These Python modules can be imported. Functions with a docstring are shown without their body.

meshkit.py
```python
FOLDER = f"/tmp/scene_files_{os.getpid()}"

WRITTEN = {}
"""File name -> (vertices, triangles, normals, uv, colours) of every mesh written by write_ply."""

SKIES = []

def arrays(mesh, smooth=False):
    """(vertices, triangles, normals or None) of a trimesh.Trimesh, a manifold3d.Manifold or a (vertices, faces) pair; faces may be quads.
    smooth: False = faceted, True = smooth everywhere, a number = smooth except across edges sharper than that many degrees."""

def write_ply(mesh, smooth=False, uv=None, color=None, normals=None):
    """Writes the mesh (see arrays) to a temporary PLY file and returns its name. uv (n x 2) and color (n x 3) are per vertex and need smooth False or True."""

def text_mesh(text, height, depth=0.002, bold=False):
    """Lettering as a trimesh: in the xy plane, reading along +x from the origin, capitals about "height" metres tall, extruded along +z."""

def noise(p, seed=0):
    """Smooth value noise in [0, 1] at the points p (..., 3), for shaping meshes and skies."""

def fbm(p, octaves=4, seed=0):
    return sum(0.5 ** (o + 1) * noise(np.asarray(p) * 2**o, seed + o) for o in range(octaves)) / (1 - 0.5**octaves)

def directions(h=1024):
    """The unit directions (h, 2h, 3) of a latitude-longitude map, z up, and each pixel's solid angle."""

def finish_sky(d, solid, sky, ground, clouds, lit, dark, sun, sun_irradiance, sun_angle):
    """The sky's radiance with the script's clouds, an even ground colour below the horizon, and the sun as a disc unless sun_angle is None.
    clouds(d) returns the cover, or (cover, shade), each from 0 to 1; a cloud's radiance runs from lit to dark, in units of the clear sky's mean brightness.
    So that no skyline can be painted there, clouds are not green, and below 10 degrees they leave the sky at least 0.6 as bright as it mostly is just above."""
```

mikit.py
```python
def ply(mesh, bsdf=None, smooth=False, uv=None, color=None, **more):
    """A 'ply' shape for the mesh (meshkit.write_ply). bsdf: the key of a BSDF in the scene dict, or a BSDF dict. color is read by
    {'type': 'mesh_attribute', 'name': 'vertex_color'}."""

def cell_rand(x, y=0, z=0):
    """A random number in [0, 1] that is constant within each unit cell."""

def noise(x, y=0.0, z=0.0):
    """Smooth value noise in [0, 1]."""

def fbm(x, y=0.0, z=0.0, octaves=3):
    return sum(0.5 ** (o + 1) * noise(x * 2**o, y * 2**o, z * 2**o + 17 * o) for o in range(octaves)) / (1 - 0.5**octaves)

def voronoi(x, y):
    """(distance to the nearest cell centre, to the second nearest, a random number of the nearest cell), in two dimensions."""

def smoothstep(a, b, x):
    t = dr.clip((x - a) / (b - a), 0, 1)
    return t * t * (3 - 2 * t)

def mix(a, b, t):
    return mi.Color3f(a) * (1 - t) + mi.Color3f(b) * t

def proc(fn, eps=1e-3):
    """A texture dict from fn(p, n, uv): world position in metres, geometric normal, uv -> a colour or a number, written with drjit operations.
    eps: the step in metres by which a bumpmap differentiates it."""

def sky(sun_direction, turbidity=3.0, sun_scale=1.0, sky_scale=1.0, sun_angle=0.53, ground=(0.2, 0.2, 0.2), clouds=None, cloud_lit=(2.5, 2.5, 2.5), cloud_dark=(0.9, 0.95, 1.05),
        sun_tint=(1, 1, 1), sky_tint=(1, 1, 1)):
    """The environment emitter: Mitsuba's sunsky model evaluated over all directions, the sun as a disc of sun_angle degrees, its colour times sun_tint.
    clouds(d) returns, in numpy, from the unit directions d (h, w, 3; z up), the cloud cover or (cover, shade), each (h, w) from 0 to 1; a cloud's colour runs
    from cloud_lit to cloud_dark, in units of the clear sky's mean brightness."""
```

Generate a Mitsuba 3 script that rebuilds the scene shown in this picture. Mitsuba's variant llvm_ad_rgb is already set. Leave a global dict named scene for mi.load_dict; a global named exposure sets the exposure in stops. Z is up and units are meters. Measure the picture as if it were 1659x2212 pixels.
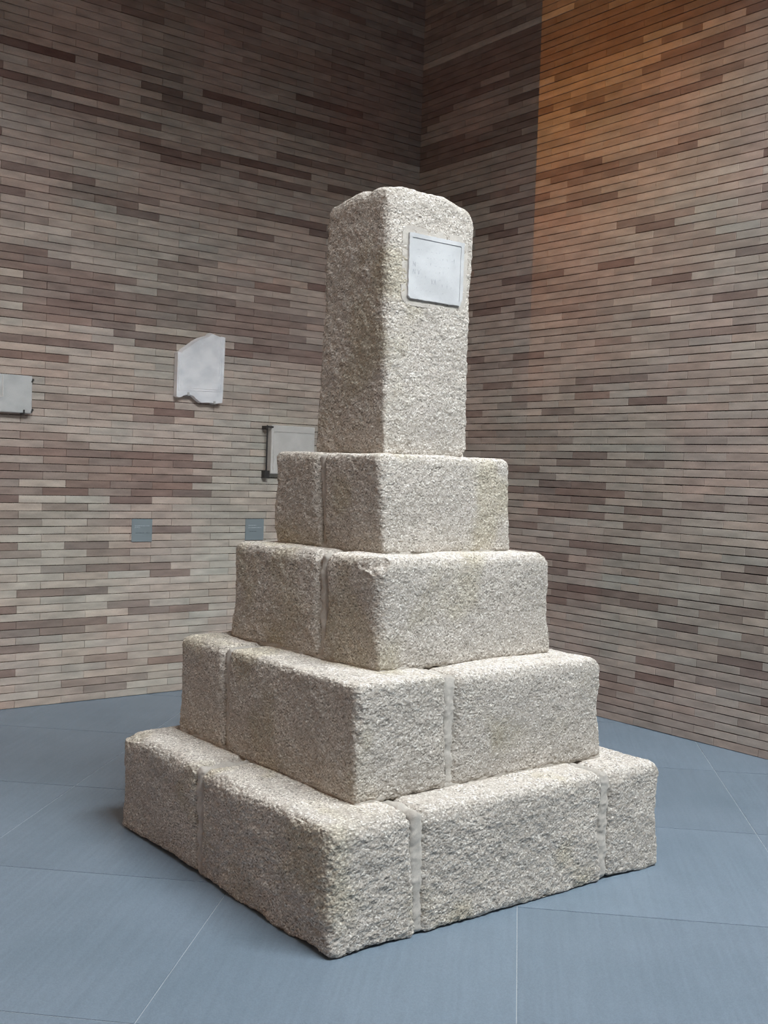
import math, random
import numpy as np, trimesh, mitsuba as mi, drjit as dr
import mikit, meshkit
from mikit import proc, noise, fbm, smoothstep, mix
from mitsuba import ScalarTransform4f as T

scene, labels = {}, {}
rng = np.random.default_rng(7)

# ------------------------------------------------------------------ camera, light, exposure
F, YAW, PITCH, ROLL = 2383.81, math.radians(51.92803), math.radians(-2.15173), math.radians(1.91269)
CAM = np.array([-5.97541, -7.29048, 1.67391])
fw = np.array([math.cos(PITCH) * math.cos(YAW), math.cos(PITCH) * math.sin(YAW), math.sin(PITCH)])
rt0 = np.array([math.sin(YAW), -math.cos(YAW), 0.0])
up0 = np.cross(rt0, fw)
RT = math.cos(ROLL) * rt0 + math.sin(ROLL) * up0
UP = -math.sin(ROLL) * rt0 + math.cos(ROLL) * up0
scene['camera'] = {'type': 'perspective', 'fov': math.degrees(2 * math.atan(829.5 / F)), 'fov_axis': 'x', 'near_clip': 0.05,
                   'to_world': T().look_at(origin=CAM.tolist(), target=(CAM + fw).tolist(), up=UP.tolist())}
exposure = 0.0
SKYLIGHT = dict(center=(-2.7, -8.6, 7.85), aim=(-2.4, -2.2, 1.4), half=(2.9, 0.95), radiance=(29.0, 30.6, 31.4))
AMBIENT = (0.06, 0.064, 0.07)          # daylight of the nave behind the camera
WARM = dict(pos=(-3.6, -4.6, 5.3), aim=(0.0, -1.5, 4.15), power=(33.0, 12.5, 0.4), cut=24, beam=2)
FILL_WASH = dict(pos=(-7.0, -4.6, 4.6), aim=(-9.5, -4.2, 2.4), power=(95.0, 56.0, 30.0), cut=75, beam=30)   # added unseen lamp; its side-wall bounce fills the monument's left faces
scene['daylight'] = {'type': 'constant', 'radiance': {'type': 'rgb', 'value': list(AMBIENT)}}

# ------------------------------------------------------------------ helpers
def unit(v):
    v = np.asarray(v, float)
    return v / np.linalg.norm(v)

def project(X):
    d = np.asarray(X, float) - CAM
    w = d @ fw
    return np.stack([829.5 + F * (d @ RT) / w, 1106 - F * (d @ UP) / w], -1)

def box(x0, x1, y0, y1, z0, z1):
    m = trimesh.creation.box([x1 - x0, y1 - y0, z1 - z0])
    m.apply_translation([(x0 + x1) / 2, (y0 + y1) / 2, (z0 + z1) / 2])
    return m

def bevel_box(x0, x1, y0, y1, z0, z1, r):
    """Box with all edges chamfered by r (convex hull of 24 points)."""
    pts = []
    for x, sx in ((x0, 1), (x1, -1)):
        for y, sy in ((y0, 1), (y1, -1)):
            for z, sz in ((z0, 1), (z1, -1)):
                pts += [(x, y + sy * r, z + sz * r), (x + sx * r, y, z + sz * r), (x + sx * r, y + sy * r, z)]
    return trimesh.Trimesh(np.array(pts)).convex_hull

def tube(points, r, n=10):
    parts = []
    for a, b in zip(points[:-1], points[1:]):
        parts.append(trimesh.creation.cylinder(r, segment=[a, b], sections=n))
        parts.append(trimesh.creation.icosphere(1, r).apply_translation(b))
    return trimesh.util.concatenate(parts)

def put(key, mesh, mat, smooth=False, **k):
    scene[key] = mikit.ply(mesh, mat, smooth=smooth, **k)
    return key

def tag(key, label, category=None, group=None, kind=None):
    labels[key] = {'label': label}
    if category: labels[key]['category'] = category
    if group: labels[key]['group'] = group
    if kind: labels[key]['kind'] = kind

def num(name, i):
    return name if i == 0 else f'{name}_{i:03d}'

# ------------------------------------------------------------------ materials
def principled(name, fn, rough=0.8, spec=0.3, bump=None, bump_eps=1e-3):
    m = {'type': 'principled', 'base_color': proc(fn) if callable(fn) else {'type': 'rgb', 'value': list(fn)}, 'roughness': rough, 'specular': spec}
    if bump is not None:
        m = {'type': 'bumpmap', 'arbitrary': proc(bump, eps=bump_eps), 'scale': 1.0, 'bsdf': m}
    scene[name] = {'type': 'twosided', 'bsdf': m}

def brick_color(p, n, uv):
    tone, hue = uv.x, uv.y                      # each brick's own tone and hue; upper courses' tone includes painted shade
    dark, light = mi.Color3f(0.19, 0.128, 0.117), mi.Color3f(0.61, 0.56, 0.51)
    c = mix(dark, light, tone)
    c = c * mix((1.09, 0.97, 0.90), (0.96, 1.01, 1.00), hue)
    g = noise(p.x * 260, p.y * 260, p.z * 260)
    m = fbm(p.x * 9, p.y * 9, p.z * 24, 3)
    t = fbm(p.x * 1.7 + 5, p.y * 1.7, p.z * 1.1, 3)
    c = c * mix((1.035, 0.985, 0.975), (0.975, 1.01, 0.99), smoothstep(0.3, 0.7, t))
    return c * (0.84 + 0.18 * g) * (0.72 + 0.56 * m)
principled('mat_brick', brick_color, 0.9, 0.2)

def joint_color(p, n, uv):
    return mix((0.045, 0.037, 0.032), (0.15, 0.125, 0.105), smoothstep(0.55, 0.8, fbm(p.x * 5, p.y * 5, p.z * 40, 3)))
principled('mat_joint', joint_color, 0.95, 0.1)

def granite_color(p, n, uv):
    a = noise(p.x * 200, p.y * 200, p.z * 200)
    b = noise(p.x * 180 + 31, p.y * 180, p.z * 180)
    d = noise(p.x * 165, p.y * 165 + 57, p.z * 165)
    e = noise(p.x * 90 + 7, p.y * 90, p.z * 90)
    blot = fbm(p.x * 6, p.y * 6, p.z * 6, 3)
    c = mix((0.36, 0.33, 0.295), (0.57, 0.545, 0.51), smoothstep(0.2, 0.8, 0.6 * a + 0.4 * e))
    c = mix(c, (0.83, 0.82, 0.79), 0.8 * smoothstep(0.58, 0.80, b))
    c = mix(c, (0.14, 0.125, 0.11), 0.75 * smoothstep(0.57, 0.78, 0.75 * d + 0.25 * e + 0.2 * (blot - 0.5)))
    lich = smoothstep(0.52, 0.72, fbm(p.x * 4.5 + 9, p.y * 4.5, p.z * 3.2, 3))
    c = mix(c, c * mi.Color3f(0.84, 0.81, 0.66), 0.55 * lich)
    c = c * mix((0.97, 0.94, 0.90), (1.26, 1.23, 1.19), smoothstep(0.5, 0.9, n.z))     # upward faces are paler
    return c * (0.74 + 0.40 * blot)

def granite_bump(p, n, uv):
    return 0.0020 * noise(p.x * 260, p.y * 260, p.z * 260) + 0.0022 * noise(p.x * 120, p.y * 120, p.z * 120 + 9)
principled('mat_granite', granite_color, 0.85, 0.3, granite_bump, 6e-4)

def mortar_color(p, n, uv):
    f = fbm(p.x * 18, p.y * 18, p.z * 18, 3)
    g = noise(p.x * 400, p.y * 400, p.z * 400)
    return mix((0.40, 0.37, 0.33), (0.55, 0.515, 0.465), f) * (0.85 + 0.25 * g)
principled('mat_mortar', mortar_color, 0.95, 0.1)

def slab_color(p, n, uv):
    g = noise(p.x * 330, p.y * 330, 3)
    m = fbm(p.x * 3, p.y * 3, 1, 4)
    brush = noise((p.x + p.y) * 3, (p.x - p.y) * 60, 5)
    c = mix((0.165, 0.217, 0.27), (0.20, 0.252, 0.312), m)
    return c * (0.90 + 0.14 * g + 0.06 * brush) * (0.95 + 0.1 * uv.x)
principled('mat_slab', slab_color, 0.42, 0.45)
principled('mat_grout', (0.36, 0.40, 0.43), 0.9, 0.1)
principled('mat_side_brick', lambda p, n, uv: mix((0.19, 0.15, 0.12), (0.25, 0.20, 0.165), fbm(p.x, p.y * 3, p.z * 14, 3)), 0.9, 0.1)
principled('mat_concrete', lambda p, n, uv: mix((0.10, 0.095, 0.09), (0.14, 0.135, 0.13), fbm(p.x, p.y, p.z, 4)), 0.9, 0.1)

def marble(c0, c1, k):
    def fn(p, n, uv):
        v = fbm(p.x * 9 + k, p.y * 9, p.z * 9, 4)
        g = noise(p.x * 500, p.y * 500, p.z * 500)
        return mix(c0, c1, smoothstep(0.3, 0.7, v)) * (0.94 + 0.1 * g)
    return fn
principled('mat_white_marble', marble((0.45, 0.455, 0.46), (0.54, 0.545, 0.55), 2), 0.6, 0.3)
principled('mat_wall_marble', marble((0.74, 0.755, 0.78), (0.90, 0.905, 0.92), 5), 0.6, 0.3)
principled('mat_grey_stone', marble((0.46, 0.465, 0.455), (0.55, 0.55, 0.54), 8), 0.75, 0.2)
principled('mat_pale_stone', marble((0.55, 0.535, 0.505), (0.64, 0.62, 0.59), 11), 0.75, 0.2)
principled('mat_letter', (0.31, 0.32, 0.34), 0.7, 0.2)
principled('mat_iron', (0.035, 0.033, 0.032), 0.5, 0.5)
principled('mat_plate', lambda p, n, uv: mix((0.205, 0.245, 0.262), (0.245, 0.285, 0.302), fbm(p.x * 8, p.y * 8, p.z * 8, 2)), 0.35, 0.5)
principled('mat_plate_light', (0.40, 0.45, 0.48), 0.5, 0.3)
principled('mat_plate_dark', (0.12, 0.145, 0.16), 0.5, 0.3)

# ------------------------------------------------------------------ brick walls
PITCH_Z, LB = 0.053, 0.322
TONES = {'left': '''.............
........4....
........54...
.............
.......3.....
........4....
.............
..........3..
.............
.........33..
.........222.
......33.....
.......84....
.............
.......8822..
.............
.......3.....
.......324...
.......77....
........3.4..
.........2...
.............
.......2.773.
........4.4..
.........663.
.......774...
.......8288..
......22312..
.......22284.
......33332..
.......44422.
......22336..
.......22222.
......77636..
.......88744.
.............
.............
.......4.....
.......2.....
.......334...
.............
.............
.............
..........8..
..........22.
.............
.........22..
...232.2878..
...222.22888.
...33688333..
....3333333..
...64333333..
...63353333..
...33333333..
....6633833..
....3..7333..
......44.822.
....35.6882..
...28..3.8...
......48.....
....8........
..........4..
.............
.............
.....2..2....
........34...
...2....3388.
...2244..22..
.............
.......8.....
.......8.....
.............
....2262.....
..2..6227....
....112637...
....6....7...
...32...212..
....7.....6..
...67....222.
......22..8..
333333.29....
33333..2.....
333111177.01.
333...62288..
3333.........
3311.....6...
33336........
333..........
3333.........
333..........
3333.........
.............
.............
.............
.............
.............
.............
.............
.............
.............
.............
.............
.............
.............
.............
.............
.............'''.split('\n'), 'right': '''.............
.............
.............
.......4...4.
.......4.....
.......36....
........2....
..........3..
........266..
...........2.
..........2..
.........4...
..........3..
.........2...
.....24......
......24264..
.....2223.3..
.............
.....26......
......2.46...
.....2....3..
.......2.362.
......22.....
.........464.
....2........
........3....
....622......
......462....
.....426.3...
....2222...3.
.....226.....
....33.......
....2........
......2.2....
....6336.....
.............
..5544.......
...33........
.............
.....6.......
..2..2.......
....46..2....
...6373......
......366....
...26.22.....
.............
.............
...44........
..26266......
.......3644..
.............
........4....
......4......
......44..2..
....344......
...2...444...
..226...2....
.....44..47..
....4....72..
....22.2..4..
........44...
.............
........4....
........2....
.......34....
.............
...2.........
...26........
....332......
......4......
...2266......
...66633.6...
..22.2232....
..2..22774...
.............
..........4..
.............
.............
66666........
22222.33327..
2222..44.2...
22222.2.7....
22.22.3......
.6666.66226..
6666777822...
2...1.6..7...
2...72..282..
22...222632..
2222222222...
2226222222...
222222222....
222222222....
22222222.....
2222222......
222222.......
888888.......
.............
.............
.............
.............
.............
.............
.............
.............
.............
.............
.............'''.split('\n')}
WALL_H, REACH = 5.75, 6.6
PHASE = {'left': (-0.146, 0.015), 'right': (-0.248, -0.094)}

def brick_span(w, row, n):
    ph = PHASE[w][row % 2]
    if ph > 0:
        return ph - LB * (n + 1), min(0.0, ph - LB * n)
    return ph - LB * n, (0.0 if n == 0 else ph - LB * (n - 1))

def brick_mesh(w, s0, s1, z0, z1, proud, r):
    """12-vertex brick: back open, face chamfered; s runs along the wall, depth towards the room."""
    e = 0.0014
    gap = 0.0017 if w == 'left' else 0.0023
    j = r.uniform(-0.0009, 0.0009, 8)
    a0, a1, b0, b1 = s0 + 0.0008 + 0.6 * j[0], s1 - 0.0008 + 0.6 * j[1], z0 + gap + j[2], z1 - gap + j[3]
    def ring(d, g, t=(0, 0, 0, 0)):
        return [(a0 + g, d, b0 + g + t[0]), (a1 - g, d, b0 + g + t[1]), (a1 - g, d, b1 - g + t[2]), (a0 + g, d, b1 - g + t[3])]
    v = np.array(ring(0.0, 0) + ring(proud - e, 0) + ring(proud, e))
    f = []
    for k in (0, 4):
        for i in range(4):
            i2 = (i + 1) % 4
            f += [(k + i, k + i2, k + 4 + i2), (k + i, k + 4 + i2, k + 4 + i)]
    f += [(8, 9, 10), (8, 10, 11)]
    f = np.array(f)
    if w == 'left':
        v = np.stack([v[:, 0], -v[:, 1], v[:, 2]], 1)
    else:
        v = np.stack([-v[:, 1], v[:, 0], v[:, 2]], 1)
        f = f[:, ::-1]
    return v, f

SIL = [(262, 1790), (260, 1600), (380, 1560), (381, 1390), (497, 1370), (500, 1170), (590, 1165), (588, 975), (682, 970), (702, 440), (840, 410),
       (1030, 450), (1006, 970), (1107, 985), (1102, 1185), (1190, 1200), (1188, 1395), (1305, 1420), (1300, 1620), (1434, 1635), (1422, 1867), (713, 2080)]
from shapely.geometry import Polygon, box as sbox
SILP, FRAME = Polygon(SIL), sbox(0, 0, 1659, 2212)

def tone_of(w, row, n, r):
    ch = TONES[w][row][n] if row < len(TONES[w]) and n < 13 else '.'
    if ch != '.':
        t = int(ch) / 10
        t = t * 0.95 + r.normal(0, 0.035)
    else:
        seed = meshkit.noise(np.array([[n * 0.5, row * 0.45, 3.1 if w == 'left' else 8.4]]))[0]
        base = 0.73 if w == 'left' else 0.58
        if row >= 90: base = 0.36                  # shade at the top of the walls put into the brick tone
        elif row >= 80 and n < 8: base = 0.48  # weaker step of the same painted shade, towards the corner
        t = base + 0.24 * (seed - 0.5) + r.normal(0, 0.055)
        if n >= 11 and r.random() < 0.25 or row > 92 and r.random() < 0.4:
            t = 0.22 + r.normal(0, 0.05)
    return float(np.clip(t, 0.02, 0.98))

def build_wall(w):
    r = np.random.default_rng(11 if w == 'left' else 12)
    key = f'wall_{w}'
    if w == 'left':
        put(key, box(-REACH, 0.3, 0.0, 0.3, -0.05, WALL_H), 'mat_joint')
    else:
        put(key, box(0.0, 0.3, -REACH, 0.0, -0.05, WALL_H), 'mat_joint')
    rows = int(WALL_H / PITCH_Z)
    all_, rank = [], []
    for row in range(rows):
        for n in range(int(REACH / LB) + 1):
            s0, s1 = brick_span(w, row, n)
            s0 = max(s0, -REACH)
            if s1 - s0 < 0.03:
                continue
            z0, z1 = row * PITCH_Z, (row + 1) * PITCH_Z
            proud = 0.017 + r.uniform(-0.0010, 0.0010)
            v, f = brick_mesh(w, s0, s1, z0, z1, proud, r)
            hue = float(np.clip(0.5 + 0.28 * (meshkit.noise(np.array([[n * 0.6, row * 0.23, 5.7]]))[0] - 0.5) * 2 + r.normal(0, 0.16), 0, 1))
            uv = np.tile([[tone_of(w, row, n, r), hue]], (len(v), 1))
            quad = project(v[8:12])
            area = 0.0
            if s0 > -4.5:
                pg = Polygon(quad)
                if pg.is_valid:
                    pg = pg.intersection(FRAME)
                    if not pg.is_empty:
                        area = pg.difference(SILP).area
            all_.append((v, f, uv))
            rank.append(area)
    order = np.argsort(-np.array(rank), kind='stable')
    chosen = sorted(int(i) for i in order[:300] if rank[i] > 0)
    for c, i in enumerate(chosen):
        v, f, uv = all_[i]
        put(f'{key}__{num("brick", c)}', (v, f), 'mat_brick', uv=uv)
    rest = [all_[i] for i in sorted(set(range(len(all_))) - set(chosen))]
    off = np.cumsum([0] + [len(x[0]) for x in rest])
    v = np.vstack([x[0] for x in rest]); f = np.vstack([x[1] + o for x, o in zip(rest, off)]); uv = np.vstack([x[2] for x in rest])
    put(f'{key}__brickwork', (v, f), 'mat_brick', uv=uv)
    labels[f'{key}__brickwork'] = {'kind': 'stuff'}
build_wall('left'); build_wall('right')
tag('wall_left', 'long thin brick wall on the left, mottled grey, pink and dark brown courses', kind='structure')
tag('wall_right', 'long thin brick wall on the right, warmly lit at the top', kind='structure')

# ------------------------------------------------------------------ floor: square slabs at 45 degrees to the walls
put('floor', box(-9.5, 0.0, -10.5, 0.0, -0.12, -0.0022), 'mat_grout')
tag('floor', 'blue-grey stone floor laid in large square slabs', kind='structure')
EA, EB = np.array([1, 1]) / math.sqrt(2), np.array([-1, 1]) / math.sqrt(2)
SLAB, A0, B0, GAP = 1.133, -5.122, 0.149, 0.0016
room = sbox(-9.5, -10.5, -0.001, -0.001)
k_slab = 0
for i in range(-9, 7):
    for j in range(-8, 8):
        a0, b0 = A0 + i * SLAB, B0 + j * SLAB
        cs = [EA * a + EB * b for a, b in ((a0 + GAP, b0 + GAP), (a0 + SLAB - GAP, b0 + GAP), (a0 + SLAB - GAP, b0 + SLAB - GAP), (a0 + GAP, b0 + SLAB - GAP))]
        pg = Polygon(cs).intersection(room)
        if pg.is_empty or pg.area < 0.003:
            continue
        inner = pg.buffer(-0.0015, join_style=2)
        lo = np.array(pg.exterior.coords)[:-1]
        h = rng.uniform(-0.0007, 0.0)
        m = trimesh.creation.extrude_polygon(pg, 0.006 + h - 0.0012, engine='earcut'); m.apply_translation([0, 0, -0.006])
        parts = [m]
        if not inner.is_empty:
            t_ = trimesh.creation.extrude_polygon(inner, 0.0012, engine='earcut'); t_.apply_translation([0, 0, h - 0.0012]); parts.append(t_)
        m = trimesh.util.concatenate(parts)
        put(f'floor__{num("slab", k_slab)}', m, 'mat_slab', uv=np.tile([[rng.random(), rng.random()]], (len(m.vertices), 1)))
        k_slab += 1

# ------------------------------------------------------------------ ceiling slab over the corner and the skylight of the nave
m = trimesh.creation.extrude_polygon(Polygon([(-9.8, 0.3), (-9.8, -1.45), (0.3, -6.5), (0.3, 0.3)]), 0.35, engine='earcut')
m.apply_translation([0, 0, WALL_H])
put('ceiling', m, 'mat_concrete')  # slanted edge drawn out to shade the upper walls
put('added_side_wall', box(-9.8, -9.5, -10.5, 0.3, -0.05, 7.5), 'mat_side_brick')  # added out of view to bounce warm light onto the left faces
tag('added_side_wall', 'unseen brick wall added on the far left to bounce warm light', kind='structure')
tag('ceiling', 'unseen concrete slab over the corner of the hall, shaped to shade the upper walls', kind='structure')
c = np.array(SKYLIGHT['center'])
zdir = unit(np.array(SKYLIGHT['aim']) - c)
sky_tf = T().look_at(origin=c.tolist(), target=SKYLIGHT['aim'], up=[0, 0, 1]) @ T().scale([SKYLIGHT['half'][0], SKYLIGHT['half'][1], 1])
scene['window_1'] = {'type': 'rectangle', 'to_world': sky_tf, 'bsdf': {'type': 'ref', 'id': 'mat_white_marble'},
                     'emitter': {'type': 'area', 'radiance': {'type': 'rgb', 'value': list(SKYLIGHT['radiance'])}}}
tag('window_1', 'high daylit window of the nave', kind='structure')
# warm ceiling spotlight with a flag that cuts its beam along a vertical line
wp = np.array(WARM['pos'])
scene['warm_lamp'] = {'type': 'spot', 'to_world': T().look_at(origin=wp.tolist(), target=list(WARM['aim']), up=[0, 0, 1]),
                      'intensity': {'type': 'rgb', 'value': list(WARM['power'])}, 'cutoff_angle': WARM['cut'], 'beam_width': WARM['beam']}
edge = unit(np.array([0.0, -1.37, 0]) - np.array([wp[0], wp[1], 0]))
side = np.array([-edge[1], edge[0], 0])
q0 = wp + edge * 0.35
flag = np.array([q0 + np.array([0, 0, -0.45]), q0 + side * 0.5 + np.array([0, 0, -0.45]), q0 + side * 0.5 + np.array([0, 0, 0.3]), q0 + np.array([0, 0, 0.3])])
flag = np.vstack([flag, flag + edge * 0.004])
put('spotlight__barn_door', trimesh.Trimesh(flag).convex_hull, 'mat_iron')
put('spotlight__housing', trimesh.creation.cylinder(0.09, segment=[wp - unit(np.array(WARM['aim']) - wp) * 0.02, wp - unit(np.array(WARM['aim']) - wp) * 0.3], sections=24), 'mat_iron')
put('spotlight__stem', tube([wp + np.array([0, 0, 0.05]), wp + np.array([0, 0, 1.2])], 0.012), 'mat_iron')
tag('spotlight', 'black spotlight with a barn door hanging above the hall', 'lamp')

ws = np.array(FILL_WASH['pos'])  # added fill lamp, bounced off the side wall
scene['fill_wash_lamp'] = {'type': 'spot', 'to_world': T().look_at(origin=ws.tolist(), target=list(FILL_WASH['aim']), up=[0, 0, 1]),
                      'intensity': {'type': 'rgb', 'value': list(FILL_WASH['power'])}, 'cutoff_angle': FILL_WASH['cut'], 'beam_width': FILL_WASH['beam']}
wd = unit(np.array(FILL_WASH['aim']) - ws)
put('spotlight_001__housing', trimesh.creation.cylinder(0.1, segment=[ws - wd * 0.02, ws - wd * 0.3], sections=24), 'mat_iron')
put('spotlight_001__stem', tube([ws - wd * 0.15, ws - wd * 0.15 + np.array([0, 0, 1.5])], 0.012), 'mat_iron')
tag('spotlight_001', 'unseen black spotlight added to wash the side wall for warm fill light', 'lamp')

# ------------------------------------------------------------------ the stepped granite monument
ZS = [0.0, 0.4571, 0.8985, 1.3369, 1.7427, 2.8231]
Q = [[-3.8076, -4.3075, 1.6892, 1.7383, -0.0097, -3.8359, -4.3061, 1.6545, 1.7713], [-3.5963, -4.1378, 1.3523, 1.3451, 0.0026, -3.6092, -4.147, 1.3686, 1.3382], [-3.3865, -3.9919, 1.0414, 0.9943, 0.0523, -3.3983, -3.99, 1.0271, 0.9885], [-3.2555, -3.8256, 0.7556, 0.7405, 0.0487, -3.2815, -3.8116, 0.7447, 0.7745], [-3.1778, -3.7023, 0.4854, 0.4598, 0.0091, -3.1882, -3.6947, 0.4493, 0.4918]]

def place(level, P):
    """Local (u along the right face, v along the left face, z) of a level -> world; base and top quads differ a little."""
    x0, y0, a, b, rot, x1, y1, a1, b1 = Q[level]
    t = np.clip((P[:, 2] - ZS[level]) / (ZS[level + 1] - ZS[level]), -0.1, 1.1)[:, None]
    u, v = P[:, :1] / b, P[:, 1:2] / a
    U, V = np.array([math.cos(rot), math.sin(rot)]), np.array([-math.sin(rot), math.cos(rot)])
    o = np.array([x0, y0]) * (1 - t) + np.array([x1, y1]) * t
    xy = o + u * (b * (1 - t) + b1 * t) * U + v * (a * (1 - t) + a1 * t) * V
    return np.hstack([xy, P[:, 2:]])

def grid_box(lo, hi, step, fine):
    """Box surface as grids; faces named in fine get the step, the others a coarse one."""
    V, Fc, n0 = [], [], 0
    lo, hi = np.array(lo), np.array(hi)
    for ax in range(3):
        for sgn in (0, 1):
            o = [k for k in range(3) if k != ax]
            st = step if (ax, sgn) in fine else 0.05
            n1, n2 = (max(2, int(round((hi[k] - lo[k]) / st))) for k in o)
            g1, g2 = np.meshgrid(np.linspace(lo[o[0]], hi[o[0]], n1 + 1), np.linspace(lo[o[1]], hi[o[1]], n2 + 1), indexing='ij')
            P = np.zeros((g1.size, 3)); P[:, o[0]] = g1.ravel(); P[:, o[1]] = g2.ravel(); P[:, ax] = (lo, hi)[sgn][ax]
            i, j = np.meshgrid(np.arange(n1), np.arange(n2), indexing='ij')
            k = (i * (n2 + 1) + j).ravel()
            q = np.stack([k, k + n2 + 1, k + n2 + 2, k + 1], 1)
            if (ax == 1) != (sgn == 0):
                q = q[:, ::-1]
            V.append(P); Fc.append(np.vstack([q[:, [0, 1, 2]], q[:, [0, 2, 3]]]) + n0); n0 += len(P)
    return np.vstack(V), np.vstack(Fc)

def nz(P, f, seed):
    return meshkit.noise(P * f, seed) - 0.5

def stone(key, level, lo, hi, step=0.0045, fine=((0, 0), (1, 0), (2, 1)), r=0.03, rough=1.0, chips=(), seed=0, rbot=None, sculpt=None, wave=0.013):
    lo, hi = np.array(lo, float), np.array(hi, float)
    P, Fc = grid_box(lo, hi, step, fine)
    rad = r * (0.75 + 0.9 * meshkit.noise(P * 5 + seed))[:, None]
    rad = np.minimum(rad, 0.45 * (hi - lo).min())
    low = P[:, 2] < (lo[2] + hi[2]) / 2                       # arrises at the foot stay crisper
    g = np.clip((P[:, 2:] - lo[2]) / (0.6 * (hi[2] - lo[2])), 0, 1); g = g * g * (3 - 2 * g)
    rad *= g + (1 - g) * (0.45 if rbot is None else 0.55 * rbot)
    C = np.clip(P, lo + rad, hi - rad)
    D = P - C
    L = np.linalg.norm(D, axis=1, keepdims=True)
    N = D / np.maximum(L, 1e-9)
    P = C + N * rad
    for (p0, n, k) in chips:                                  # broken arrises: cut back along a rough plane
        n = unit(n)
        d = (P - np.array(p0)) @ n + 0.03 * nz(P, 14, 91) + 0.012 * nz(P, 50, 92)
        P = P - np.maximum(d, 0)[:, None] * n * k
    if sculpt is not None:
        P = sculpt(P)
    W = place(level, P)
    rot = Q[level][4]
    cs, sn = math.cos(rot), math.sin(rot)
    Nw = np.stack([N[:, 0] * cs - N[:, 1] * sn, N[:, 0] * sn + N[:, 1] * cs, N[:, 2]], 1)
    k = rough * np.where(N[:, 2] > 0.75, 0.55, 1.0)           # trodden tops are smoother
    disp = wave * nz(W, 5.5, 1 + seed) + k * (0.007 * nz(W, 22, 2) + 0.005 * nz(W, 60, 3) + 0.005 * nz(W, 125, 4))
    W = W + Nw * disp[:, None]
    W[:, 2] = np.where((low & (N[:, 2] < -0.5)), np.maximum(W[:, 2], ZS[level] + 0.001), W[:, 2])
    if level == 0:
        W[:, 2] = np.maximum(W[:, 2], 0.001)
    m = trimesh.Trimesh(W, Fc, process=False)
    m.merge_vertices(digits_vertex=5)
    put(key, m, 'mat_granite', smooth=True)

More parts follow.
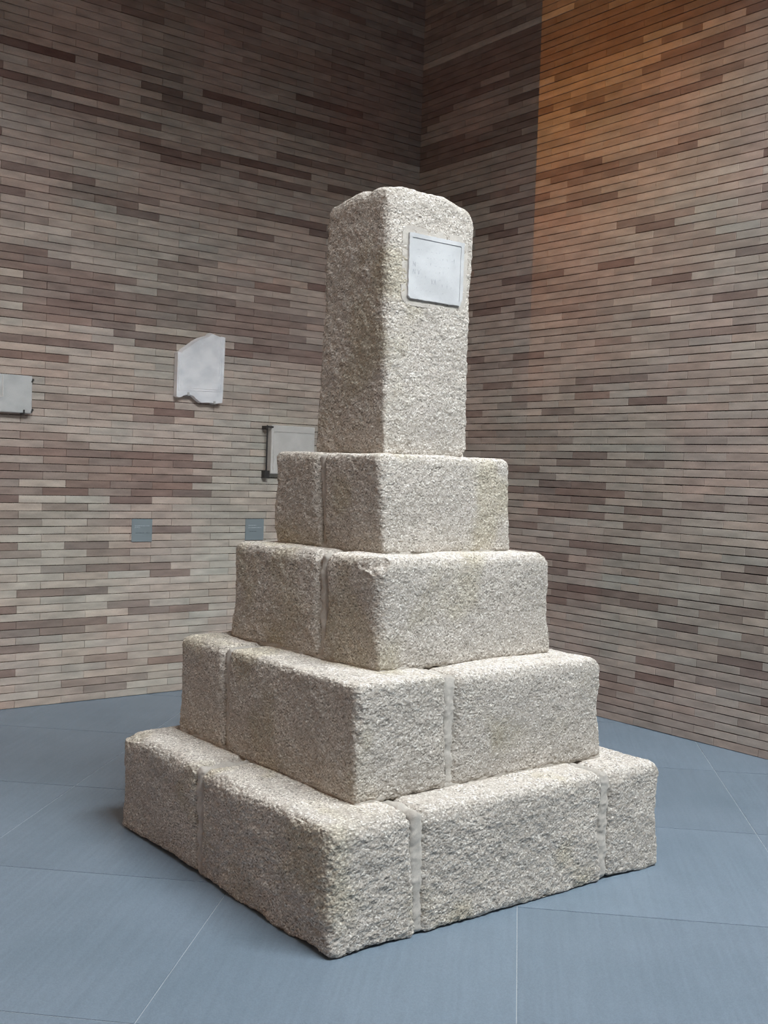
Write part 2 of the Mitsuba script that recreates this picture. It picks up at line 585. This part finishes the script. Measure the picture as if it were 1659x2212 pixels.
def rough_box(lo, hi, level, step=0.008, r=0.006, amp=0.006, seed=0):
    lo, hi = np.array(lo, float), np.array(hi, float)
    V, Fc = [], []
    P, Fc = grid_box(lo, hi, step, [(a, s) for a in range(3) for s in (0, 1)])
    r = min(r, 0.45 * (hi - lo).min())
    C = np.clip(P, lo + r, hi - r); D = P - C
    N = D / np.maximum(np.linalg.norm(D, axis=1, keepdims=True), 1e-9)
    W = place(level, C + N * r)
    W = W + N * (amp * 1.7 * nz(W, 25, 40 + seed) + amp * nz(W, 80, 41) + 0.5 * amp * nz(W, 140, 42))[:, None]
    m = trimesh.Trimesh(W, Fc, process=False); m.merge_vertices(digits_vertex=5)
    return m

M = 'stepped_monument'
nb = [0]
def block(level, lo, hi, **k):
    stone(f'{M}__{num("stone_block", nb[0])}', level, lo, hi, seed=nb[0] * 3, **k)
    nb[0] += 1
nm = [0]
def mortar(level, lo, hi, **k):
    put(f'{M}__{num("mortar_joint", nm[0])}', rough_box(lo, hi, level, seed=nm[0], **k), 'mat_mortar', smooth=True)
    nm[0] += 1

J = 0.013                                   # half the joint width
def dims(l):
    return Q[l][3], Q[l][2]                 # b (u extent), a (v extent)
# step 1
b, a = dims(0); z0, z1 = ZS[0], ZS[1]
vj, uj, uk, um = 0.945, 0.389, 1.38, 0.9
block(0, (0, vj + J, z0), (um - J, a, z1), r=0.05, chips=[((0, a, z1 - 0.05), (-0.5, 0.35, 0.8), 0.9), ((0, a - 0.3, z1 - .005), (-0.35, 0.15, 0.9), 0.8), ((0, vj, z1 - 0.06), (-0.6, -0.5, 0.6), 0.9)], rbot=0.9)
block(0, (0, 0, z0), (uj - J, vj - J, z1), r=0.045, rough=1.5, chips=[((0.0, 0.0, z1 - 0.03), (-0.6, -0.6, 0.6), 0.8), ((0, vj, z1 - .03), (-0.7, 0.4, 0.5), 0.8), ((uj, 0, z1 - 0.045), (0.5, -0.7, 0.5), 0.8)], rbot=0.8)
block(0, (uj + J, 0, z0), (uk - J, 0.6, z1), r=0.045, rough=1.15, chips=[((uk, 0, z1 - 0.03), (0.4, -0.7, 0.5), 0.8), ((uj, 0, z1 - .03), (-0.4, -0.7, 0.5), 0.8)], rbot=0.8)
block(0, (uk + J, 0, z0), (b, vj - J, z1), r=0.05, rough=1.1, fine=((1, 0), (2, 1), (0, 1)), rbot=0.8)
block(0, (um + J, vj + J, z0), (b, a, z1), step=0.02)
block(0, (uj + J, 0.6 + J, z0), (uk - J, vj - J, z1), step=0.03)
mortar(0, (0.007, vj - J - .018, z0 + .002), (0.8, vj + J + .018, z1 - 0.006), r=0.026, amp=0.008)
mortar(0, (uj - J - .018, 0.007, z0 + .002), (uj + J + .018, 0.6, z1 - 0.006), r=0.026, amp=0.008)
mortar(0, (uk - J - .018, 0.007, z0 + .002), (uk + J + .018, 0.6, z1 - 0.006), r=0.026, amp=0.008)
# step 2
b, a = dims(1); z0, z1 = ZS[1], ZS[2]
vj, uj = 0.931, 0.457
block(1, (0, vj + J, z0), (0.7, a, z1), r=0.045)
block(1, (0, 0, z0), (uj - J, vj - J, z1), r=0.03, rough=1.1, chips=[((0, 0, z1 - 0.01), (-0.6, -0.6, 0.6), 0.8)])
block(1, (uj + J, 0, z0), (b, vj - J, z1), r=0.05, rough=0.9, fine=((1, 0), (2, 1), (0, 1), (0, 0)), chips=[((uj, 0, z1 - 0.045), (-0.5, -0.65, 0.6), 0.8)], rbot=0.7)
block(1, (0.7 + J, vj + J, z0), (b, a, z1), step=0.02)
mortar(1, (0.013, vj - J - .010, z0), (0.65, vj + J + .010, z1 - 0.006), r=0.026, amp=0.008)
mortar(1, (uj - J - .018, 0.007, z0), (uj + J + .018, 0.6, z1 - 0.006), r=0.026, amp=0.008)
# step 3
b, a = dims(2); z0, z1 = ZS[2], ZS[3]
vj = 0.376
block(2, (0, vj + J, z0), (b, a, z1), r=0.045)
block(2, (0, 0, z0), (b, vj - J, z1), r=0.045, rough=0.85, rbot=0.55, fine=((0, 0), (1, 0), (2, 1), (0, 1)), chips=[((0.0, 0.0, z1 - 0.085), (-0.72, -0.3, 0.62), 0.95), ((b, 0, z1 - 0.045), (0.75, -0.2, 0.5), 0.8)])
mortar(2, (0.013, vj - J - .010, z0), (b - 0.1, vj + J + .010, z1 - 0.006), r=0.026, amp=0.008)
# step 4
b, a = dims(3); z0, z1 = ZS[3], ZS[4]
vj = 0.396
block(3, (0, vj + J, z0), (b, a, z1), r=0.04, chips=[((0.02, a, z0 + 0.05), (-0.5, 0.6, -0.35), 0.7)])
block(3, (0, 0, z0), (b, vj - J, z1), r=0.03, rough=0.9, fine=((0, 0), (1, 0), (2, 1), (0, 1)), rbot=0.8, chips=[((0, 0, z1 - 0.02), (-0.75, -0.2, 0.55), 0.8)])
mortar(3, (0.013, vj - J - .010, z0), (b - 0.1, vj + J + .010, z1 - 0.006), r=0.026, amp=0.008)
# beds of mortar under steps 2 to 4 and the pillar
for l in (1, 2, 3, 4):
    b, a = dims(l)
    mortar(l, (0.006, 0.006, ZS[l] - 0.008), (b - 0.006, a - 0.006, ZS[l] + (0.02 if l < 4 else 0.035)), step=0.012, amp=0.010)
# pillar
b, a = dims(4); z0, z1 = ZS[4], ZS[5]
def pillar_top(P):
    u, v, z = P[:, 0], P[:, 1], P[:, 2]
    w = np.clip((z - (z1 - 0.12)) / 0.12, 0, 1)
    dz = 0.028 - 0.05 * np.clip((u - 0.30) / 0.18, 0, 1) - 0.030 * np.clip((v - 0.30) / 0.18, 0, 1) - 0.008 * np.exp(-((v - 0.17) / 0.035) ** 2) * (u < 0.2) + 0.012 * nz(P, 22, 77)
    return np.stack([u, v, z + w * dz], 1)
PIL = f'{M}__pillar'
stone(PIL, 4, (0, 0, z0), (b, a, z1), r=0.035, rough=0.9, fine=((0, 0), (1, 0), (2, 1), (0, 1)), seed=50, rbot=0.6, wave=0.006, sculpt=pillar_top,
      chips=[((b - 0.01, 0, z1 - 0.05), (0.7, -0.1, 0.7), 0.9), ((b, 0, z0 + 0.05), (0.75, -0.2, -0.6), 0.6)])

# marble inscription plaque set in the right face of the pillar
PU0, PU1, PZ0, PZ1 = 0.100, 0.391, 2.393, 2.664
def pl(pts):
    return place(4, np.array(pts, float))
r = np.random.default_rng(5)
n = 60
outline = []
for (u0, w0), (u1, w1) in zip([(PU0, PZ0 + .012), (PU0 + .012, PZ0), (PU1 - .012, PZ0), (PU1, PZ0 + .03), (PU1, PZ1), (PU0, PZ1)], [(PU0 + .012, PZ0), (PU1 - .012, PZ0), (PU1, PZ0 + .03), (PU1, PZ1), (PU0, PZ1), (PU0, PZ0 + .012)]):
    m_ = max(1, int(math.hypot(u1 - u0, w1 - w0) / 0.012))
    for t in np.arange(m_) / m_:
        outline.append((u0 + (u1 - u0) * t + r.normal(0, .0009), w0 + (w1 - w0) * t + r.normal(0, .0009)))
def plate(poly, d0, d1):
    m = trimesh.creation.extrude_polygon(Polygon(poly), d1 - d0, engine='earcut')
    v = m.vertices
    m.vertices = pl(np.stack([v[:, 0], -(v[:, 2] + d0), v[:, 1]], 1))
    m.fix_normals()
    return m
PLQ = f'{M}__inscription_plaque'
put(PLQ, plate(outline, -0.012, 0.0085), 'mat_white_marble')
labels[PLQ] = {'label': 'square white marble plaque with a worn inscription'}
fi = 0.016
ring = Polygon(outline).difference(sbox(PU0 + fi, PZ0 + fi, PU1 - fi, PZ1 - fi * 1.1))
m = trimesh.creation.extrude_polygon(ring, 0.0035, engine='earcut'); v = m.vertices
m.vertices = pl(np.stack([v[:, 0], -(v[:, 2] + 0.0085), v[:, 1]], 1)); m.fix_normals()
put(f'{PLQ}__raised_border', m, 'mat_white_marble')
# worn lettering: only a few strokes of the lines can still be made out
strokes = []
def stroke(u0, w0, u1, w1, t=0.0016):
    d = unit([u1 - u0, w1 - w0]); nrm = np.array([-d[1], d[0]]) * t / 2
    p = [np.array([u0, w0]) + nrm, np.array([u1, w1]) + nrm, np.array([u1, w1]) - nrm, np.array([u0, w0]) - nrm]
    strokes.append(plate(p, 0.0080, 0.0088))
H = 0.020
def letter(c, u, w):
    s = H * 0.55
    if c == 'I': stroke(u, w, u, w + H)
    if c == 'N': stroke(u, w, u, w + H); stroke(u, w + H, u + s, w); stroke(u + s, w, u + s, w + H)
    if c == 'V': stroke(u, w + H, u + s / 2, w); stroke(u + s / 2, w, u + s, w + H)
    if c == 'A': stroke(u, w, u + s / 2, w + H); stroke(u + s / 2, w + H, u + s, w)
for i, (c, du, dw) in enumerate((('I', 0.241, 0.178), ('N', 0.024, 0.133), ('N', 0.024, 0.103), ('V', 0.048, 0.103), ('V', 0.12, 0.073), ('A', 0.135, 0.073))):
    strokes.clear()
    letter(c, PU0 + du, PZ0 + dw)
    put(f'{PLQ}__{num("letter", i)}', trimesh.util.concatenate(strokes), 'mat_letter')
strokes.clear()
for w in (0.206, 0.178, 0.150, 0.122, 0.094, 0.066, 0.040):
    for k in range(9):
        if r.random() < 0.62:
            u = PU0 + 0.045 + k * 0.023 + r.uniform(-.004, .004); q = r.uniform(0.004, 0.012)
            if r.random() < 0.5: stroke(u, PZ0 + w, u + q, PZ0 + w + r.uniform(-.001, .001), 0.0011)
            else: stroke(u, PZ0 + w, u + r.uniform(-.003, .003), PZ0 + w + q, 0.0011)
put(f'{PLQ}__worn_strokes', trimesh.util.concatenate(strokes), 'mat_letter')
labels[f'{PLQ}__worn_strokes'] = {'kind': 'stuff'}
# smooth mortar in which the plaque is set
bed = Polygon(outline).buffer(0.028).difference(Polygon(outline).buffer(-0.01))
P0 = trimesh.creation.extrude_polygon(bed, 0.03, engine='earcut')
P0 = P0.subdivide_to_size(0.012)
v = P0.vertices.copy(); 
W = pl(np.stack([v[:, 0], -(v[:, 2] - 0.0285), v[:, 1]], 1)); W[:, 1] -= 0.004 * nz(W, 40, 66)
P0.vertices = W; P0.fix_normals()
put(f'{M}__{num("mortar_joint", nm[0])}', P0, 'mat_mortar')
labels[PIL] = {'label': 'tall rough-hewn square granite pillar'}
tag(M, 'tall stepped granite monument of four block courses carrying a rough square pillar', 'monument')

# ------------------------------------------------------------------ inscribed slabs and label plates on the left wall
def shift(x, z, d):
    """Point read on the wall plane -> where it is when it stands d in front of the wall (same line of sight at the photograph's station)."""
    t = 1 - d / abs(CAM[1])
    return CAM[0] + (x - CAM[0]) * t, CAM[2] + (z - CAM[2]) * t

def loft(front, back, y_front, y_back):
    n_ = len(front)
    V = np.vstack([[(x, y_front, z) for x, z in front], [(x, y_back, z) for x, z in back]])
    tv, tf = trimesh.creation.triangulate_polygon(Polygon(front), engine='earcut')
    idx = [int(np.argmin([(p[0] - q[0]) ** 2 + (p[1] - q[1]) ** 2 for q in front])) for p in tv]
    tf = np.array([[idx[i] for i in t] for t in tf])
    side = []
    for i in range(n_):
        j = (i + 1) % n_
        side += [(i, j, n_ + j), (i, n_ + j, n_ + i)]
    m = trimesh.Trimesh(V, np.vstack([tf, tf[:, ::-1] + n_, side]), process=False)
    trimesh.repair.fix_normals(m)
    return m

# broken marble slab
def px(cx, cy):                       # outline units -> metres on the slab's face, 0.07 m in front of the bricks
    return (-2.38257 + 0.00036875 * cx + 9.48981e-06 * cy + 1.24336e-09 * cx * cy + 1.14625e-08 * cx * cx,
            2.66303 + 4.01163e-05 * cx - 0.000336268 * cy - 1.00888e-08 * cx * cy + 9.61675e-10 * cx * cx)
front = [(335, 590), (420, 605), (452, 560), (520, 515), (610, 455), (700, 385), (800, 330), (900, 302), (985, 280), (1025, 235), (1085, 215), (1165, 250), (1225, 275), (1265, 268), (1335, 285),
         (1328, 520), (1318, 760), (1308, 1000), (1296, 1250), (1285, 1500), (1268, 1668), (1200, 1672), (1120, 1684), (1060, 1662), (960, 1655), (830, 1662), (770, 1618), (715, 1570), (660, 1515), (600, 1492), (520, 1490), (450, 1510), (400, 1540), (360, 1545), (305, 1520),
         (312, 1300), (318, 1100), (325, 900), (330, 750)]
back = []
for i, (x, y) in enumerate(front):
    if 1 <= i <= 11: back.append((x - 14, y - 40))
    else: back.append((x, y))
fr = [px(*q) for q in front]; bk = [px(*q) for q in back]
TB = 'broken_marble_tablet'
put(f'{TB}__tablet_body', loft(fr, bk, -0.070, -0.022), 'mat_wall_marble')
def strip(pts, wdt, y, key, mat):
    ms = []
    for (ax_, az_), (bx_, bz_) in zip(pts[:-1], pts[1:]):
        d = unit([bx_ - ax_, bz_ - az_]); nn = np.array([-d[1], d[0]]) * wdt / 2
        c4 = [np.array([ax_, az_]) + nn, np.array([bx_, bz_]) + nn, np.array([bx_, bz_]) - nn, np.array([ax_, az_]) - nn]
        ms.append(trimesh.Trimesh(np.vstack([[(q[0], y, q[1]) for q in c4], [(q[0], y - 0.005, q[1]) for q in c4]])).convex_hull)
    put(key, trimesh.util.concatenate(ms), mat)
strip([px(362, 640), px(352, 1385), px(1232, 1420), px(1282, 330)], 0.0075, -0.0685, f'{TB}__border_moulding', 'mat_wall_marble')
strip([px(408, 640), px(395, 1345), px(1190, 1385), px(1238, 330)], 0.0045, -0.0685, f'{TB}__border_moulding_001', 'mat_wall_marble')
for i, (cx_, cy_) in enumerate(((555, 1475), (1105, 1660))):
    x, z = px(cx_, cy_)
    put(f'{TB}__{num("iron_clip", i)}', trimesh.util.concatenate([bevel_box(x - .008, x + .008, -0.078, -0.069, z - .012, z + .012, .002), box(x - .005, x + .005, -0.073, 0.0, z - .014, z - .006)]), 'mat_grey_stone')
for i, cx_ in enumerate((450, 1150)):       # dowels that carry it on the wall
    x, z = px(cx_, 1200)
    put(f'{TB}__{num("wall_dowel", i)}', trimesh.creation.cylinder(0.008, segment=[(x, -0.03, z), (x, 0.0, z)], sections=12), 'mat_iron')
tag(TB, 'white marble tablet fragment with broken slanting top and wavy lower edge on the brick wall', 'tablet')

# plain grey slab cut by the left edge of the photograph
TG = 'grey_stone_tablet'
x1, zt = shift(-3.285, 2.226, 0.075); _, zb = shift(-3.285, 1.976, 0.075)
gm = bevel_box(x1 - 0.46, x1, -0.078, -0.020, zb, zt, 0.004)
put(f'{TG}__tablet_body', gm, 'mat_grey_stone')
strip([(x1 - 0.195, zb + 0.10), (x1 - 0.197, zt - 0.004)], 0.006, -0.0775, f'{TG}__raised_edge', 'mat_pale_stone')
strip([(x1 - 0.195, zb + 0.10), (x1 - 0.40, zb + 0.10)], 0.006, -0.0775, f'{TG}__raised_edge_001', 'mat_pale_stone')
for i, z in enumerate((zt - 0.028, zb + 0.020)):
    put(f'{TG}__{num("iron_hook", i)}', tube([(x1 - 0.004, -0.074, z - 0.014), (x1 + 0.004, -0.074, z + 0.004), (x1 + 0.010, -0.06, z + 0.006), (x1 + 0.034, 0.0, z + 0.006)], 0.0065), 'mat_iron')
put(f'{TG}__iron_clip', bevel_box(x1 - 0.058, x1 - 0.048, -0.084, 0.0, zb - 0.008, zb + 0.022, 0.002), 'mat_iron')
tag(TG, 'plain grey stone tablet with black hooks at the far left of the brick wall', 'tablet')

# framed slab half hidden behind the monument
TF = 'framed_stone_tablet'
x0, zt = shift(-1.397, 1.998, 0.075); x1, _ = shift(-0.992, 1.992, 0.075); zb = 1.62
fm = bevel_box(x0, x1, -0.078, -0.020, zb, zt, 0.004)
put(f'{TF}__tablet_body', fm, 'mat_pale_stone')
strip([(x0 + .025, zb + .03), (x0 + .025, zt - .045), (x1 - .012, zt - .045)], 0.010, -0.0775, f'{TF}__border_moulding', 'mat_pale_stone')
xr = x0 - 0.022
put(f'{TF}__iron_rod', tube([(xr, -0.05, zb + 0.02), (xr, -0.05, zt - 0.008)], 0.0065), 'mat_iron')
put(f'{TF}__iron_bracket', trimesh.util.concatenate([box(xr - .03, x0 + .012, -0.084, -0.066, zt - .022, zt - .010), box(xr - .03, xr - .018, -0.084, 0.0, zt - .034, zt - .010)]), 'mat_iron')
put(f'{TF}__iron_foot', bevel_box(xr - .022, xr + .022, -0.065, 0.0, zb - .035, zb + .024, .003), 'mat_iron')
tag(TF, 'pale framed stone tablet held by an iron rod, half hidden behind the monument', 'tablet')

def label_plate(key, x0, x1, zb, zt, words):
    x0, zt = shift(x0, zt, 0.022); x1, zb = shift(x1, zb, 0.022)
    put(f'{key}__plate', bevel_box(x0, x1, -0.024, -0.012, zb, zt, 0.0012), 'mat_plate')
    w_, h_ = x1 - x0, zt - zb
    for i, (mat, rows_) in enumerate(words):
        ms = []
        for (u0, u1, v_, th_) in rows_:
            r2 = np.random.default_rng(int(v_ * 1000))
            u = u0
            while u < u1 - 0.02:                                # a line of words too small to read
                l_ = min(r2.uniform(0.04, 0.12), u1 - u)
                ms.append(box(x0 + u * w_, x0 + (u + l_) * w_, -0.0246, -0.0238, zb + (v_ - th_ / 2) * h_, zb + (v_ + th_ / 2) * h_))
                u += l_ + 0.018
        put(f'{key}__{num("printed_line", i)}', trimesh.util.concatenate(ms), mat)
    for i, (u, v_) in enumerate(((0.1, 0.9), (0.9, 0.1))):
        put(f'{key}__{num("wall_spacer", i)}', trimesh.creation.cylinder(0.006, segment=[(x0 + u * w_, -0.013, zb + v_ * h_), (x0 + u * w_, 0.0, zb + v_ * h_)], sections=10), 'mat_iron')
label_plate('label_plate', -2.543, -2.385, 1.105, 1.269, [('mat_plate_light', [(0.14, 0.86, 0.70, 0.03), (0.14, 0.40, 0.63, 0.03)]), ('mat_plate_dark', [(0.18, 0.88, 0.39, 0.022)])])
label_plate('label_plate_001', -1.606, -1.443, 1.105, 1.269, [('mat_plate_light', [(0.14, 0.58, 0.70, 0.03), (0.14, 0.86, 0.59, 0.03)]), ('mat_plate_dark', [(0.22, 0.60, 0.42, 0.022)])])
tag('label_plate', 'blue-grey square label plate on the bricks below the broken marble tablet, fully in view', 'label')
tag('label_plate_001', 'blue-grey square label plate partly hidden by the corner of the monument', 'label')
